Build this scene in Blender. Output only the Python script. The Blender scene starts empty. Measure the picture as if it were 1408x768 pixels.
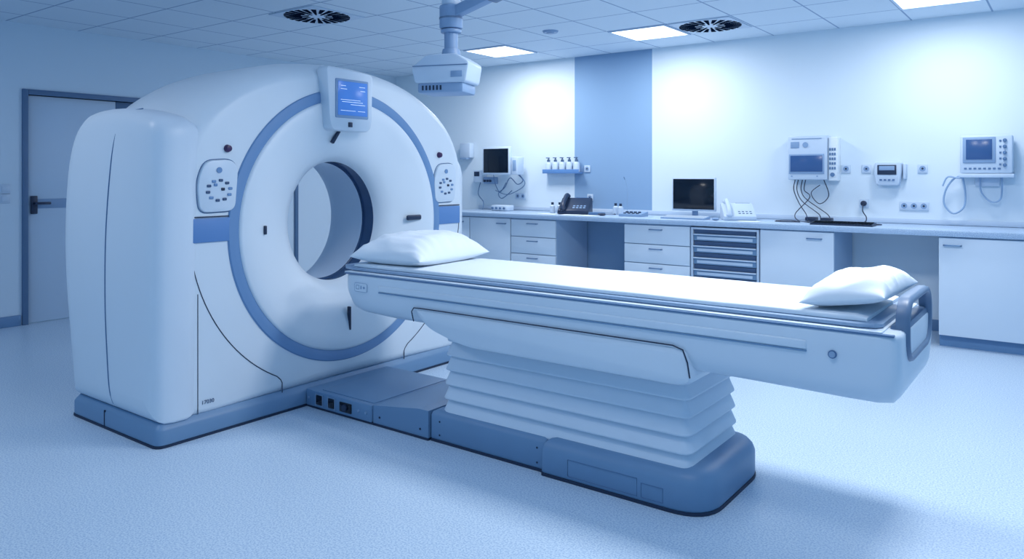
import bpy, bmesh, math, random
from mathutils import Vector, Matrix, noise
random.seed(4)
S=bpy.context.scene
COL=S.collection
try:
    S.view_settings.view_transform='Standard'
    S.view_settings.look='None'
except Exception: pass

# ---------------------------------------------------------------- materials
def lin(c):
    o=[]
    for x in c:
        x/=255.0
        o.append(x/12.92 if x<=.04045 else ((x+.055)/1.055)**2.4)
    return (o[0],o[1],o[2],1)
def mat(name,rgb,rough=.5,metal=0,var=.04,scale=6,bump=0,bscale=60,emit=0,coat=0,spec=.5):
    m=bpy.data.materials.new(name); m.use_nodes=True
    nt=m.node_tree; b=nt.nodes['Principled BSDF']
    tc=nt.nodes.new('ShaderNodeTexCoord')
    n=nt.nodes.new('ShaderNodeTexNoise'); n.inputs['Scale'].default_value=scale; n.inputs['Detail'].default_value=3
    nt.links.new(tc.outputs['Object'],n.inputs['Vector'])
    mx=nt.nodes.new('ShaderNodeMix'); mx.data_type='RGBA'
    c=lin(rgb)
    mx.inputs[6].default_value=tuple(x*(1-var) for x in c[:3])+(1,)
    mx.inputs[7].default_value=tuple(min(1,x*(1+var)) for x in c[:3])+(1,)
    nt.links.new(n.outputs['Fac'],mx.inputs[0])
    nt.links.new(mx.outputs[2],b.inputs['Base Color'])
    b.inputs['Roughness'].default_value=rough; b.inputs['Metallic'].default_value=metal
    b.inputs['Coat Weight'].default_value=coat
    b.inputs['Specular IOR Level'].default_value=spec
    if emit:
        nt.links.new(mx.outputs[2],b.inputs['Emission Color']); b.inputs['Emission Strength'].default_value=emit
    if bump:
        n2=nt.nodes.new('ShaderNodeTexNoise'); n2.inputs['Scale'].default_value=bscale; n2.inputs['Detail'].default_value=4
        nt.links.new(tc.outputs['Object'],n2.inputs['Vector'])
        bp=nt.nodes.new('ShaderNodeBump'); bp.inputs['Strength'].default_value=bump; bp.inputs['Distance'].default_value=.01
        nt.links.new(n2.outputs['Fac'],bp.inputs['Height']); nt.links.new(bp.outputs['Normal'],b.inputs['Normal'])
    return m
def speckle(name,rgb,rgb2,rough,scale,lo=.42,hi=.6):
    m=mat(name,rgb,rough); nt=m.node_tree; b=nt.nodes['Principled BSDF']
    tc=nt.nodes.new('ShaderNodeTexCoord')
    n=nt.nodes.new('ShaderNodeTexNoise'); n.inputs['Scale'].default_value=scale; n.inputs['Detail'].default_value=2
    nt.links.new(tc.outputs['Object'],n.inputs['Vector'])
    r=nt.nodes.new('ShaderNodeValToRGB'); r.color_ramp.elements[0].position=lo; r.color_ramp.elements[1].position=hi
    r.color_ramp.elements[0].color=lin(rgb2); r.color_ramp.elements[1].color=lin(rgb)
    nt.links.new(n.outputs['Fac'],r.inputs[0]); nt.links.new(r.outputs[0],b.inputs['Base Color'])
    return m
M_gan=mat('gantry_white',(222,233,243),.36,var=.01)
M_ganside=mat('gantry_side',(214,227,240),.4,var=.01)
M_ring=mat('ring_blue',(110,148,192),.45,var=.02)
M_band=mat('band_blue',(96,140,196),.45,var=.02)
M_base=mat('base_blue',(108,144,180),.45,var=.03)
M_baselip=mat('base_lip',(86,120,160),.45,var=.03)
M_seam=mat('seam_dark',(26,46,74),.6)
M_dark=mat('dark_plastic',(30,48,76),.4)
M_black=mat('black_screen',(8,20,36),.12)
M_vent=mat('vent_shadow',(14,28,48),1,spec=0)
M_tablew=mat('table_white',(210,224,238),.38,var=.015)
M_tableg=mat('table_grey',(142,168,198),.45,var=.02)
M_handle=mat('handle_grey',(96,122,154),.4,var=.02)
M_bell=mat('bellows_rubber',(206,221,237),.6,var=.02)
M_sheet=mat('mattress_cover',(222,233,244),.75,var=.01,bump=.08,bscale=9)
M_pillow=mat('pillow_cotton',(226,236,246),.85,var=.01,bump=.15,bscale=14)
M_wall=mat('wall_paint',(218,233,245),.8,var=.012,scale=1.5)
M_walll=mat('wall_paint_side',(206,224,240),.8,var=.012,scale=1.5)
M_stripe=mat('wall_stripe_paint',(136,170,206),.8,var=.02,scale=1.5)
M_floor=speckle('floor_vinyl',(206,224,240),(168,195,222),.34,130,.4,.56)
M_worktop=speckle('worktop_laminate',(192,212,234),(148,176,208),.35,200)
M_cab=mat('cabinet_white',(212,227,242),.45,var=.01)
M_carc=mat('carcass_grey',(172,198,226),.5,var=.02)
M_kick=mat('plinth_blue',(98,138,180),.5)
M_chrome=mat('brushed_metal',(130,158,190),.3,metal=.8)
M_dev=mat('device_plastic',(194,212,232),.4,var=.02)
M_devg=mat('device_grey',(134,163,198),.45,var=.02)
M_btn=mat('button_slate',(62,88,124),.45,var=.02)
M_scr=mat('screen_blue',(66,116,190),.2,emit=.5,var=.05)
M_scrd=mat('screen_dim',(50,84,134),.2,emit=.15,var=.05)
M_mark=mat('screen_marks',(220,235,255),.4,emit=.4)
M_paper=mat('paper',(230,240,250),.8)
M_red=mat('emergency_button',(62,38,84),.35)
M_doorp=mat('door_panel',(190,211,233),.5,var=.015)
M_frame=mat('door_frame',(82,114,150),.5)
M_cable=mat('cable_dark',(26,42,70),.5)
M_cablel=mat('cable_light',(146,175,208),.5)
M_lamp=mat('lamp_diffuser',(250,253,255),.5,emit=2.2)
M_liner=mat('bore_liner',(200,218,238),.4,var=.01)
M_bdark=mat('bore_dark_ring',(52,82,122),.25)
# ceiling tiles
M_ceil=mat('ceiling_tiles',(216,230,243),.85,var=.02,scale=40)
nt=M_ceil.node_tree; b=nt.nodes['Principled BSDF']
geo=nt.nodes.new('ShaderNodeNewGeometry'); sp=nt.nodes.new('ShaderNodeSeparateXYZ'); nt.links.new(geo.outputs['Position'],sp.inputs[0])
def mth(op,a,bv=None,c=None):
    n=nt.nodes.new('ShaderNodeMath'); n.operation=op
    for i,x in enumerate((a,bv,c)):
        if x is None: continue
        if isinstance(x,(int,float)): n.inputs[i].default_value=x
        else: nt.links.new(x,n.inputs[i])
    return n.outputs[0]
T=.625; GX=-3.7; GY=6.5
def edge(o,off):
    a=mth('DIVIDE',mth('SUBTRACT',o,off-T*40),T)
    f=mth('FRACT',a); d=mth('ABSOLUTE',mth('SUBTRACT',f,.5))
    return mth('GREATER_THAN',d,.5-.012)
e=mth('MAXIMUM',edge(sp.outputs[0],GX),edge(sp.outputs[1],GY))
prev=b.inputs['Base Color'].links[0].from_socket
mx=nt.nodes.new('ShaderNodeMix'); mx.data_type='RGBA'; nt.links.new(e,mx.inputs[0]); nt.links.new(prev,mx.inputs[6]); mx.inputs[7].default_value=lin((142,168,198))
nt.links.new(mx.outputs[2],b.inputs['Base Color'])

# ---------------------------------------------------------------- geometry helpers
WL={}
class Poly(list): pass
def fillet_raw(pts,rad,n):
    out=[]; N=len(pts)
    for i in range(N):
        p=Vector(pts[i]); a=Vector(pts[i-1]); c=Vector(pts[(i+1)%N])
        r=rad[i] if isinstance(rad,(list,tuple)) else rad
        da=(a-p); dc=(c-p)
        ra=min(r,da.length*.49); rc=min(r,dc.length*.49)
        p0=p+da.normalized()*ra; p1=p+dc.normalized()*rc
        for k in range(n+1):
            t=k/n
            out.append(tuple(p0*(1-t)**2+p*2*t*(1-t)+p1*t*t))
    return out
def fillet(pts,rad,n=5):
    o=Poly(fillet_raw(pts,rad,n)); o.src=(pts,rad,n); return o
def rrect(x0,x1,y0,y1,r,n=6): return fillet([(x0,y0),(x1,y0),(x1,y1),(x0,y1)],r,n)
def area(poly): return sum(poly[i-1][0]*poly[i][1]-poly[i][0]*poly[i-1][1] for i in range(len(poly)))
def offset(poly,d):
    if abs(d)<1e-9: return poly
    if isinstance(poly,Poly):
        pts,rad,n=poly.src; s=1 if area(pts)>0 else -1; N=len(pts); out=[]
        for i in range(N):
            p=Vector(pts[i]); a=Vector(pts[i-1]); c=Vector(pts[(i+1)%N])
            t1=(p-a).normalized(); t2=(c-p).normalized()
            n1=Vector((-t1.y,t1.x))*s; n2=Vector((-t2.y,t2.x))*s
            m=n1+n2; k=d/max(.25,(1+n1.dot(n2)))
            out.append(tuple(p+m*k))
        R=rad if isinstance(rad,(list,tuple)) else [rad]*N
        return fillet_raw(out,[max(.002,r-d) for r in R],n)
    N=len(poly); s=1 if area(poly)>0 else -1; out=[]
    for i in range(N):
        a=Vector(poly[i-1]); c=Vector(poly[(i+1)%N]); t=(c-a)
        if t.length<1e-9: out.append(poly[i]); continue
        t.normalize(); nx,ny=t.y*s,-t.x*s
        out.append((poly[i][0]-nx*d,poly[i][1]-ny*d))
    return out
class G:
    def __init__(s): s.v=[];s.f=[];s.m=[];s.M=Matrix.Identity(4)
    def add(s,vs,fs,mat=0):
        b=len(s.v); s.v+=[s.M@Vector(v) for v in vs]
        for f in fs: s.f.append([b+i for i in f]); s.m.append(mat)
        return s
    def bm(s,bm,mat):
        bm.verts.index_update(); s.add([v.co.copy() for v in bm.verts],[[v.index for v in f.verts] for f in bm.faces],mat); bm.free(); return s
    def box(s,x0,x1,y0,y1,z0,z1,b=0,mat=0,seg=2):
        bm=bmesh.new(); bmesh.ops.create_cube(bm,size=1)
        for v in bm.verts: v.co=Vector(((x0+x1)/2+v.co.x*(x1-x0),(y0+y1)/2+v.co.y*(y1-y0),(z0+z1)/2+v.co.z*(z1-z0)))
        if b:
            b=min(b,abs(x1-x0)*.49,abs(y1-y0)*.49,abs(z1-z0)*.49)
            bmesh.ops.bevel(bm,geom=bm.edges[:],offset=b,segments=seg,profile=.5,affect='EDGES')
        return s.bm(bm,mat)
    def loft(s,rings,mat=0,cap=True,loop=False):
        n=len(rings[0]); vs=[p for r in rings for p in r]; fs=[]
        R=len(rings)
        for j in range(R if loop else R-1):
            k=(j+1)%R
            for i in range(n):
                i2=(i+1)%n; fs.append([j*n+i,j*n+i2,k*n+i2,k*n+i])
        if cap and not loop:
            fs.append(list(range(n))[::-1]); fs.append([(R-1)*n+i for i in range(n)])
        return s.add(vs,fs,mat)
    def cyl(s,p0,p1,r0,r1=None,n=20,mat=0,bev=0):
        r1=r0 if r1 is None else r1
        p0=Vector(p0);p1=Vector(p1); ax=(p1-p0); L=ax.length; ax.normalize()
        q=ax.to_track_quat('Z','Y'); X=q@Vector((1,0,0)); Y=q@Vector((0,1,0))
        prof=[(0,r0),(L,r1)] if not bev else [(0,r0-bev),(bev*.3,r0-bev*.3),(bev,r0),(L-bev,r1),(L-bev*.3,r1-bev*.3),(L,r1-bev)]
        rings=[[tuple(p0+ax*z+(X*math.cos(2*math.pi*i/n)+Y*math.sin(2*math.pi*i/n))*r) for i in range(n)] for z,r in prof]
        return s.loft(rings,mat)
    def sweep(s,pts,r,n=8,mat=0,closed=False):
        P=[Vector(p) for p in pts]; N=len(P); rings=[]; up=None
        for i in range(N):
            a=P[i-1] if (i>0 or closed) else P[i]; c=P[(i+1)%N] if (i<N-1 or closed) else P[i]
            t=(c-a).normalized()
            if up is None:
                up=Vector((0,0,1)) if abs(t.z)<.9 else Vector((1,0,0))
            x=t.cross(up)
            if x.length<1e-4: x=t.cross(Vector((0,1,0)))
            x.normalize(); y=x.cross(t); up=y
            rings.append([tuple(P[i]+(x*math.cos(2*math.pi*k/n)+y*math.sin(2*math.pi*k/n))*r) for k in range(n)])
        return s.loft(rings,mat,cap=not closed,loop=closed)
    def prism(s,poly,ax,a0,a1,b=0,mat=0):
        def P(p,a): return {'x':(a,p[0],p[1]),'y':(p[0],a,p[1]),'z':(p[0],p[1],a)}[ax]
        if b:
            d=1 if a1>a0 else -1
            seq=[(a0,b),(a0+d*b*.3,b*.3),(a0+d*b,0),(a1-d*b,0),(a1-d*b*.3,b*.3),(a1,b)]
        else: seq=[(a0,0),(a1,0)]
        return s.loft([[P(p,a) for p in (offset(poly,o) if o else poly)] for a,o in seq],mat)
    def ball(s,c,r,mat=0,n=16):
        bm=bmesh.new(); bmesh.ops.create_uvsphere(bm,u_segments=n,v_segments=n//2+2,radius=1)
        for v in bm.verts: v.co=Vector((c[0]+v.co.x*r[0],c[1]+v.co.y*r[1],c[2]+v.co.z*r[2]))
        return s.bm(bm,mat)
    def obj(s,name,mats,parent=None,label=None,cat=None,kind=None,ang=35,flat=False,group=None):
        if not isinstance(mats,(list,tuple)): mats=[mats]
        lo=Vector((min(v[i] for v in s.v) for i in range(3))); hi=Vector((max(v[i] for v in s.v) for i in range(3)))
        c=(lo+hi)/2
        if parent is None: c.z=lo.z
        me=bpy.data.meshes.new(name); me.from_pydata([tuple(v-c) for v in s.v],[],s.f)
        for m in mats: me.materials.append(m)
        me.polygons.foreach_set('material_index',s.m)
        bm=bmesh.new(); bm.from_mesh(me); bmesh.ops.recalc_face_normals(bm,faces=bm.faces[:]); bm.to_mesh(me); bm.free()
        me.polygons.foreach_set('use_smooth',[not flat]*len(me.polygons))
        if not flat: me.set_sharp_from_angle(angle=math.radians(ang))
        o=bpy.data.objects.new(name,me); COL.objects.link(o)
        if parent: o.parent=parent; o.location=c-WL[parent.name]
        else: o.location=c
        WL[o.name]=c
        if label: o['label']=label
        if cat: o['category']=cat
        if kind: o['kind']=kind
        if group: o['group']=group
        return o
def thing(name,label,cat,loc,group=None):
    o=bpy.data.objects.new(name,None); o.empty_display_size=.1; COL.objects.link(o); o.location=loc; WL[o.name]=Vector(loc)
    o['label']=label;o['category']=cat
    if group:o['group']=group
    return o
def dup(root,delta,label=None):
    def rec(o,par):
        c=o.copy(); COL.objects.link(c)
        if par: c.parent=par
        for ch in o.children: rec(ch,c)
        return c
    r=rec(root,None); r.location=root.location+Vector(delta)
    if label: r['label']=label
    return r
def spline(pts,n=8):
    P=[Vector(p) for p in pts]; out=[]
    for i in range(len(P)-1):
        p0=P[max(i-1,0)];p1=P[i];p2=P[i+1];p3=P[min(i+2,len(P)-1)]
        for k in range(n):
            t=k/n
            out.append(.5*((2*p1)+(p2-p0)*t+(2*p0-5*p1+4*p2-p3)*t*t+(3*p1-p0-3*p2+p3)*t**3))
    out.append(P[-1]); return out
def text(s,loc,rot,size,m,parent,name='lettering'):
    cu=bpy.data.curves.new(name,'FONT'); cu.body=s; cu.size=size; cu.extrude=.0005
    o=bpy.data.objects.new('tmp',cu); COL.objects.link(o)
    bpy.context.view_layer.update()
    me=bpy.data.meshes.new_from_object(o.evaluated_get(bpy.context.evaluated_depsgraph_get()))
    bpy.data.objects.remove(o)
    t=bpy.data.objects.new(name,me); me.materials.clear(); me.materials.append(m); COL.objects.link(t)
    t.parent=parent; t.location=Vector(loc)-WL[parent.name]; t.rotation_euler=rot
    return t

# ---------------------------------------------------------------- room
H=2.81; XL=-7.85; YB=7.7; XR=2.6; YN=-2.0
G().box(XL-.12,XR,YN,YB+.12,-.1,0).obj('floor',M_floor,kind='structure')
G().box(XL-.12,XR,YN,YB+.12,H,H+.1).obj('ceiling',M_ceil,kind='structure')
g=G(); g.box(XL-.12,-4.82,YB,YB+.12,0,H,mat=0); g.box(-4.82,-3.80,YB,YB+.12,0,H,mat=1); g.box(-3.80,XR,YB,YB+.12,0,H,mat=0)
g.obj('wall_back',[M_wall,M_stripe],kind='structure')
DY0,DY1,DZ=2.93,4.03,2.15
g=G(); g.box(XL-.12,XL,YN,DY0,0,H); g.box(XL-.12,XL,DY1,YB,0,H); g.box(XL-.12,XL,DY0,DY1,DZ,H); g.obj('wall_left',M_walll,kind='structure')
G().box(XL,XL+.015,YN,DY0-.06,0,.1,.004).obj('baseboard_left',M_kick,kind='structure')
G().box(XL,XL+.015,DY1+.06,YB,0,.1,.004).obj('baseboard_rear',M_kick,kind='structure')
G().box(XL,XR,YB-.015,YB,0,.1,.004).obj('baseboard_back',M_kick,kind='structure')
G().box(-6.3,.5,YB-.018,YB,.952,1.0,.004).obj('trim_1',M_dev,kind='structure')
G().box(XL,XL+.03,5.93,5.975,.1,2.1,.004).obj('trim_2',M_frame,kind='structure')
d=thing('door_1','pale blue hinged room door in a dark steel frame','door',(XL-.04,3.45,0)); d['kind']='structure'
g=G(); g.box(XL-.1,XL+.02,DY0-.05,DY0,0,DZ+.05,.004); g.box(XL-.1,XL+.02,DY1,DY1+.05,0,DZ+.05,.004); g.box(XL-.1,XL+.02,DY0,DY1,DZ,DZ+.05,.004)
g.obj('door_frame',M_frame,parent=d)
G().box(XL-.07,XL-.03,DY0+.004,DY1-.28,.006,DZ-.004,.003).obj('door_panel',M_doorp,parent=d)
G().box(XL-.09,XL-.03,DY1-.275,DY1-.002,.006,DZ-.004,.003).obj('side_panel',M_frame,parent=d)
G().box(XL-.03,XL-.024,DY0+.05,DY1-.30,1.08,1.17,.002).obj('door_rail',M_devg,parent=d)
g=G(); g.box(XL-.025,XL-.01,DY0+.03,DY0+.09,1.03,1.2,.006); g.cyl((XL-.015,DY0+.06,1.13),(XL+.03,DY0+.06,1.13),.011); g.box(XL+.02,XL+.04,DY0+.05,DY0+.19,1.118,1.142,.008)
g.obj('door_handle',M_dark,parent=d)
# switches
def plate(x,y,z,w=.08,h=.08,axis='y',name='wall_socket',label='white square wall socket',group=None,double=1):
    t=thing(name,label,'socket' if 'socket' in name else 'switch',(x,y,z-h/2),group)
    if axis=='y':
        g=G().box(x-w*double/2,x+w*double/2,y-.012,y,z-h/2,z+h/2,.004); g.obj('cover_plate',M_dev,parent=t)
        for k in range(double):
            g=G(); cx=x-w*double/2+w*(k+.5); g.cyl((cx,y-.0145,z),(cx,y-.011,z),w*.32,n=20)
            g.obj('socket_well',M_devg,parent=t)
            G().cyl((cx,y-.0155,z),(cx,y-.014,z),w*.12,n=12).obj('contact_hole',M_dark,parent=t)
    else:
        g=G().box(x,x+.012,y-w/2,y+w/2,z-h/2,z+h/2,.004); g.obj('cover_plate',M_dev,parent=t)
        g=G().box(x+.011,x+.018,y-w*.33,y+w*.33,z-h*.33,z+h*.33,.003); g.obj('rocker',M_dev,parent=t)
    return t
sw=plate(XL,2.74,1.27,axis='x',name='light_switch',label='white square rocker light switch beside the door',group='light switches by the door',w=.085,h=.085)
dup(sw,(0,0,-.09))

# ceiling lights and vents
def light(name,loc,size,power,col=(1,1,1),rot=(0,0,0),sy=None):
    L=bpy.data.lights.new(name,'AREA'); L.energy=power; L.shape='RECTANGLE'; L.size=size; L.size_y=sy or size; L.color=col
    o=bpy.data.objects.new(name,L); o.location=loc; o.rotation_euler=rot; COL.objects.link(o); return o
LP=[(GX+T*k+T/2,GY+T/2) for k in (-3,0,4)]
EX_ADDED=[(GX+T*3+T/2,GY-T*5+T/2),(GX+T*5+T/2,GY-T*5+T/2),(GX+T*4+T/2,GY-T*8+T/2),(GX-T*2+T/2,GY-T*10+T/2)]  # unseen panels added out of view to light table, gantry and left side
first=None
for i,(x,y) in enumerate(LP+EX_ADDED):
    if first is None:
        lt=thing('ceiling_light','square recessed ceiling panel light, switched on','ceiling light',(x,y,H-.012),'ceiling panel lights')
        h=T/2-.01
        g=G(); g.box(x-h,x+h,y-h,y-h+.02,H-.012,H); g.box(x-h,x+h,y+h-.02,y+h,H-.012,H); g.box(x-h,x-h+.02,y-h+.02,y+h-.02,H-.012,H); g.box(x+h-.02,x+h,y-h+.02,y+h-.02,H-.012,H)
        g.obj('light_frame',M_dev,parent=lt)
        G().box(x-h+.02,x+h-.02,y-h+.02,y+h-.02,H-.008,H).obj('diffuser',M_lamp,parent=lt)
        first=lt;fx,fy=x,y
    else: dup(first,(x-fx,y-fy,0))  # also copies the panel to the added out-of-view positions
for i,(x,y) in enumerate(LP): light('lamp_panel_source',(x,y,H-.02),.55,(28,24,19)[i])
for i,(x,y) in enumerate(EX_ADDED): light('lamp_panel_source',(x,y,H-.02),.55,(30,34,11,15)[i])  # area lamps for the added unseen panels
vx,vy=GX+T*1.5,GY+T*.5
def vent(x,y):
    t=thing('ceiling_vent','square ceiling air diffuser with radial dark slots','air vent',(x,y,H-.014),'swirl air diffusers')
    h=.295; G().box(x-h,x+h,y-h,y+h,H-.01,H,.003).obj('vent_plate',M_dev,parent=t)
    g=G(); n=24
    for k in range(n):
        a=2*math.pi*k/n
        g.M=Matrix.Translation((x,y,0))@Matrix.Rotation(a,4,'Z')
        r0=.075 if k%2 else .14; w0=.006 if k%2 else .011; w1=.0225
        g.add([(r0,-w0,H-.014),(.285,-w1,H-.014),(.285,w1,H-.014),(r0,w0,H-.014),(r0,-w0,H-.009),(.285,-w1,H-.009),(.285,w1,H-.009),(r0,w0,H-.009)],[[0,1,2,3],[4,5,6,7],[0,1,5,4],[1,2,6,5],[2,3,7,6],[3,0,4,7]])
    g.M=Matrix.Identity(4)
    g.obj('vent_slots',M_vent,parent=t,flat=True); return t
v0=vent(vx,vy); dup(v0,(-4*T-.12,-4*T,0))
def disc(name,label,cat,x,y,r,hh):
    g=G(); g.cyl((x,y,H),(x,y,H-hh),r,r*.85,n=24); g.cyl((x,y,H-hh+.001),(x,y,H-hh-.008),r*.5,r*.45,n=20); return g.obj(name,M_devg,label=label,cat=cat)
disc('smoke_detector','round white smoke detector on the ceiling','smoke detector',-4.13,6.15,.08,.02)

# ---------------------------------------------------------------- CT gantry
Y0=3.26; Z0=1.08; XF=-3.76
gan=thing('ct_scanner_gantry','large white ring-shaped CT scanner gantry with blue ring trim','CT scanner',(-4.2,Y0,0))
half=[(0,.06),(.6,.06),(1.08,.06),(1.17,.12),(1.2,.4),(1.21,.8),(1.21,1.15),(1.195,1.4),(1.14,1.6),(1.03,1.77),(.87,1.90),(.66,2.01),(.38,2.09),(0,2.12)]
full=half+[(-a,b) for a,b in half[-2:0:-1]]
def cr(P,n=8):
    out=[];N=len(P)
    for i in range(N):
        p0,p1,p2,p3=[Vector(P[(i+k)%N]) for k in(-1,0,1,2)]
        for k in range(n):
            t=k/n; out.append(.5*((2*p1)+(p2-p0)*t+(2*p0-5*p1+4*p2-p3)*t*t+(3*p1-p0-3*p2+p3)*t**3))
    return out
dense=cr(full)
def Rout(th):
    dx,dz=math.cos(th),math.sin(th); best=.9
    for i in range(len(dense)):
        a=dense[i-1];c=dense[i]
        ax,az=a.x,a.y-Z0; ex,ez=c.x-a.x,c.y-a.y
        den=dx*ez-dz*ex
        if abs(den)<1e-9: continue
        t=(ax*ez-az*ex)/den; s=(ax*dz-az*dx)/den
        if -1e-6<=s<=1+1e-6 and t>0: best=max(best,t)
    return best
N=180; TH=[2*math.pi*i/N for i in range(N)]; RO=[Rout(t) for t in TH]
def ring(x,f,dz=0,ky=1): return [(x,Y0+math.cos(t)*f(RO[i])*ky,Z0+dz+math.sin(t)*f(RO[i])) for i,t in enumerate(TH)]
def rc(x,r,dz=0): return ring(x,lambda R:r,dz,1-.055*min(1,max(0,(.62-r)/.2)))
RR=.865
g=G()
rings=[rc(-4.60,.62,.02),rc(-4.66,.66,.02),ring(-4.7,lambda R:max(.7,R-.2)),ring(-4.71,lambda R:R-.10),ring(-4.70,lambda R:R-.04),ring(-4.66,lambda R:R-.01),ring(-4.55,lambda R:R),ring(-4.0,lambda R:R),ring(-3.9,lambda R:R-.01),ring(-3.83,lambda R:R-.035),ring(-3.785,lambda R:R-.065),ring(-3.765,lambda R:R-.095),ring(XF,lambda R:max(R-.12,RR+.001)),rc(XF,RR)]
g.loft(rings,cap=False); g.obj('gantry_housing',M_gan,parent=gan,ang=50)
g=G().loft([rc(-3.78,RR),rc(-3.757,RR),rc(-3.750,RR-.006),rc(-3.748,RR-.03),rc(-3.748,RR-.055),rc(-3.754,RR-.07)],cap=False)
g.obj('trim_ring',M_ring,parent=gan,label='blue trim ring',ang=35)
RB=.382; DB=.018
g=G().loft([rc(-3.76,.80),rc(-3.745,.795),rc(-3.738,.780),rc(-3.741,.71,.002),rc(-3.756,.63,.004),rc(-3.780,.55,.008),rc(-3.812,.475,.012),rc(-3.845,.43,.015),rc(-3.88,.40,.017),rc(-3.92,RB+.005,DB)],cap=False)
g.obj('front_funnel',M_gan,parent=gan,ang=60)
g=G().loft([rc(-3.92,RB+.005,DB),rc(-3.922,RB+.016,DB),rc(-4.03,RB+.016,DB),rc(-4.032,RB+.002,DB)],cap=False)
g.obj('scan_window',M_bdark,parent=gan,label='dark blue scan window ring',ang=60)
g=G().loft([rc(-4.032,RB+.002,DB),rc(-4.12,RB,DB),rc(-4.22,RB+.004,DB),rc(-4.33,.40,DB),rc(-4.45,.455,DB),rc(-4.55,.53,DB),rc(-4.60,.62,DB)],cap=False)
g.obj('bore_liner',M_liner,parent=gan,ang=60)
# side covers
wl=fillet([(-3.742,.11),(-3.732,1.70),(-4.2,1.785),(-4.74,1.74),(-4.87,1.0),(-4.70,.11)],[.02,.11,.3,.38,.5,.03],12)
wr=fillet([(-3.80,.11),(-3.79,1.55),(-4.2,1.65),(-4.72,1.6),(-4.80,1.0),(-4.69,.11)],[.02,.2,.3,.4,.5,.03],12)
for sgn in (-1,1):
    g=G()
    seq=[(.90,.13),(.96,.08),(1.03,.035),(1.085,.008),(1.11,.0),(1.18,0),(1.225,.006),(1.252,.020),(1.270,.042),(1.279,.075),(1.283,.12)] if sgn<0 else [(1.06,.01),(1.07,0),(1.16,0),(1.19,.02),(1.205,.05),(1.21,.1)]
    wo=wl if sgn<0 else wr
    g.loft([[(p[0],Y0+sgn*u,max(p[1],.11)) for p in (offset(wo,o) if o else wo)] for u,o in seq])
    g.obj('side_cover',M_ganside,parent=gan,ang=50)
    if sgn<0:
        g=G(); g.sweep(spline([(-4.04,Y0-1.19,1.758),(-4.07,Y0-1.23,1.745),(-4.10,Y0-1.257,1.72),(-4.14,Y0-1.277,1.66),(-4.20,Y0-1.2845,1.48),(-4.26,Y0-1.285,1.1),(-4.27,Y0-1.285,.7),(-4.24,Y0-1.285,.35),(-4.22,Y0-1.283,.22),(-4.21,Y0-1.268,.15)]),.003,6)
        g.obj('side_seam',M_baselip,parent=gan)
G().sweep([(-3.757,Y0-1.095,.13),(-3.757,Y0-1.095,1.5)],.004,6).obj('panel_seam',M_baselip,parent=gan)
# seams on front
def arc(r0,r1,a0,a1,n=24,x=XF+.001):
    return [(x,Y0+math.cos(math.radians(a0+(a1-a0)*k/n))*(r0+(r1-r0)*k/n),Z0+math.sin(math.radians(a0+(a1-a0)*k/n))*(r0+(r1-r0)*k/n)) for k in range(n+1)]
for mir in (False,True):
    P=arc(1.09,1.02,182,238); P+= [(XF+.001,Y0-.515,.19),(XF+.001,Y0-.505,.17),(XF+.001,Y0-.505,.10)]
    Q=[(XF+.001,Y0-1.04,.76),(XF+.001,Y0-1.04,.12)]
    if mir: P=[(x,2*Y0-y,z) for x,y,z in P]; Q=[(x,2*Y0-y,z) for x,y,z in Q]
    G().sweep(P,.0028,6).obj('panel_seam',M_seam,parent=gan)
    G().sweep(Q,.0024,6).obj('panel_seam',M_seam,parent=gan)
    s=1 if mir else -1
    ys=sorted((Y0+s*1.092,Y0+s*.845))
    G().box(-3.775,-3.750,ys[0],ys[1],1.035,1.165,.004).obj('side_band',M_band,parent=gan,label='mid blue horizontal band')
    G().box(-3.775,-3.754,ys[0],ys[1],1.169,1.175,.001).obj('band_seam',M_seam,parent=gan)
# control panels
for s in (-1,1):
    cy=Y0+s*.925
    pl=fillet([(cy-.11,1.195),(cy+.10,1.20),(cy+.12,1.44),(cy+.08,1.485),(cy-.08,1.475),(cy-.125,1.36)],[.05]*6,6)
    cp=G().prism(pl,'x',-3.765,-3.742,b=.008).obj('control_panel',M_tablew,parent=gan,label='raised rounded button panel')
    rim=offset(pl,-.004)
    G().sweep([(-3.760,a,b) for a,b in rim],.0028,6,closed=True).obj('panel_outline',M_baselip,parent=cp)
    for k in range(10):
        a=k*36+10; by=cy+math.cos(math.radians(a))*.068; bz=1.315+math.sin(math.radians(a))*.055
        G().box(-3.744,-3.736,by-.0125,by+.0125,bz-.0075,bz+.0075,.006,seg=3).obj('button',M_btn if k%3 else M_ring,parent=cp)
    for q in (-1,1):
        G().box(-3.744,-3.736,cy+q*.022-.011,cy+q*.022+.011,1.325-q*.012,1.341-q*.012,.005,seg=3).obj('button',M_dark if q>0 else M_ring,parent=cp)
    G().cyl((-3.744,cy,1.425),(-3.737,cy,1.425),.016,n=20).obj('indicator',M_ring,parent=cp)
    G().cyl((-3.762,cy+.06*(1 if s<0 else -1),1.545),(-3.737,cy+.06*(1 if s<0 else -1),1.545),.022,.018,n=20,bev=.004).obj('emergency_button',M_red,parent=gan,label='dark round emergency stop button')
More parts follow.
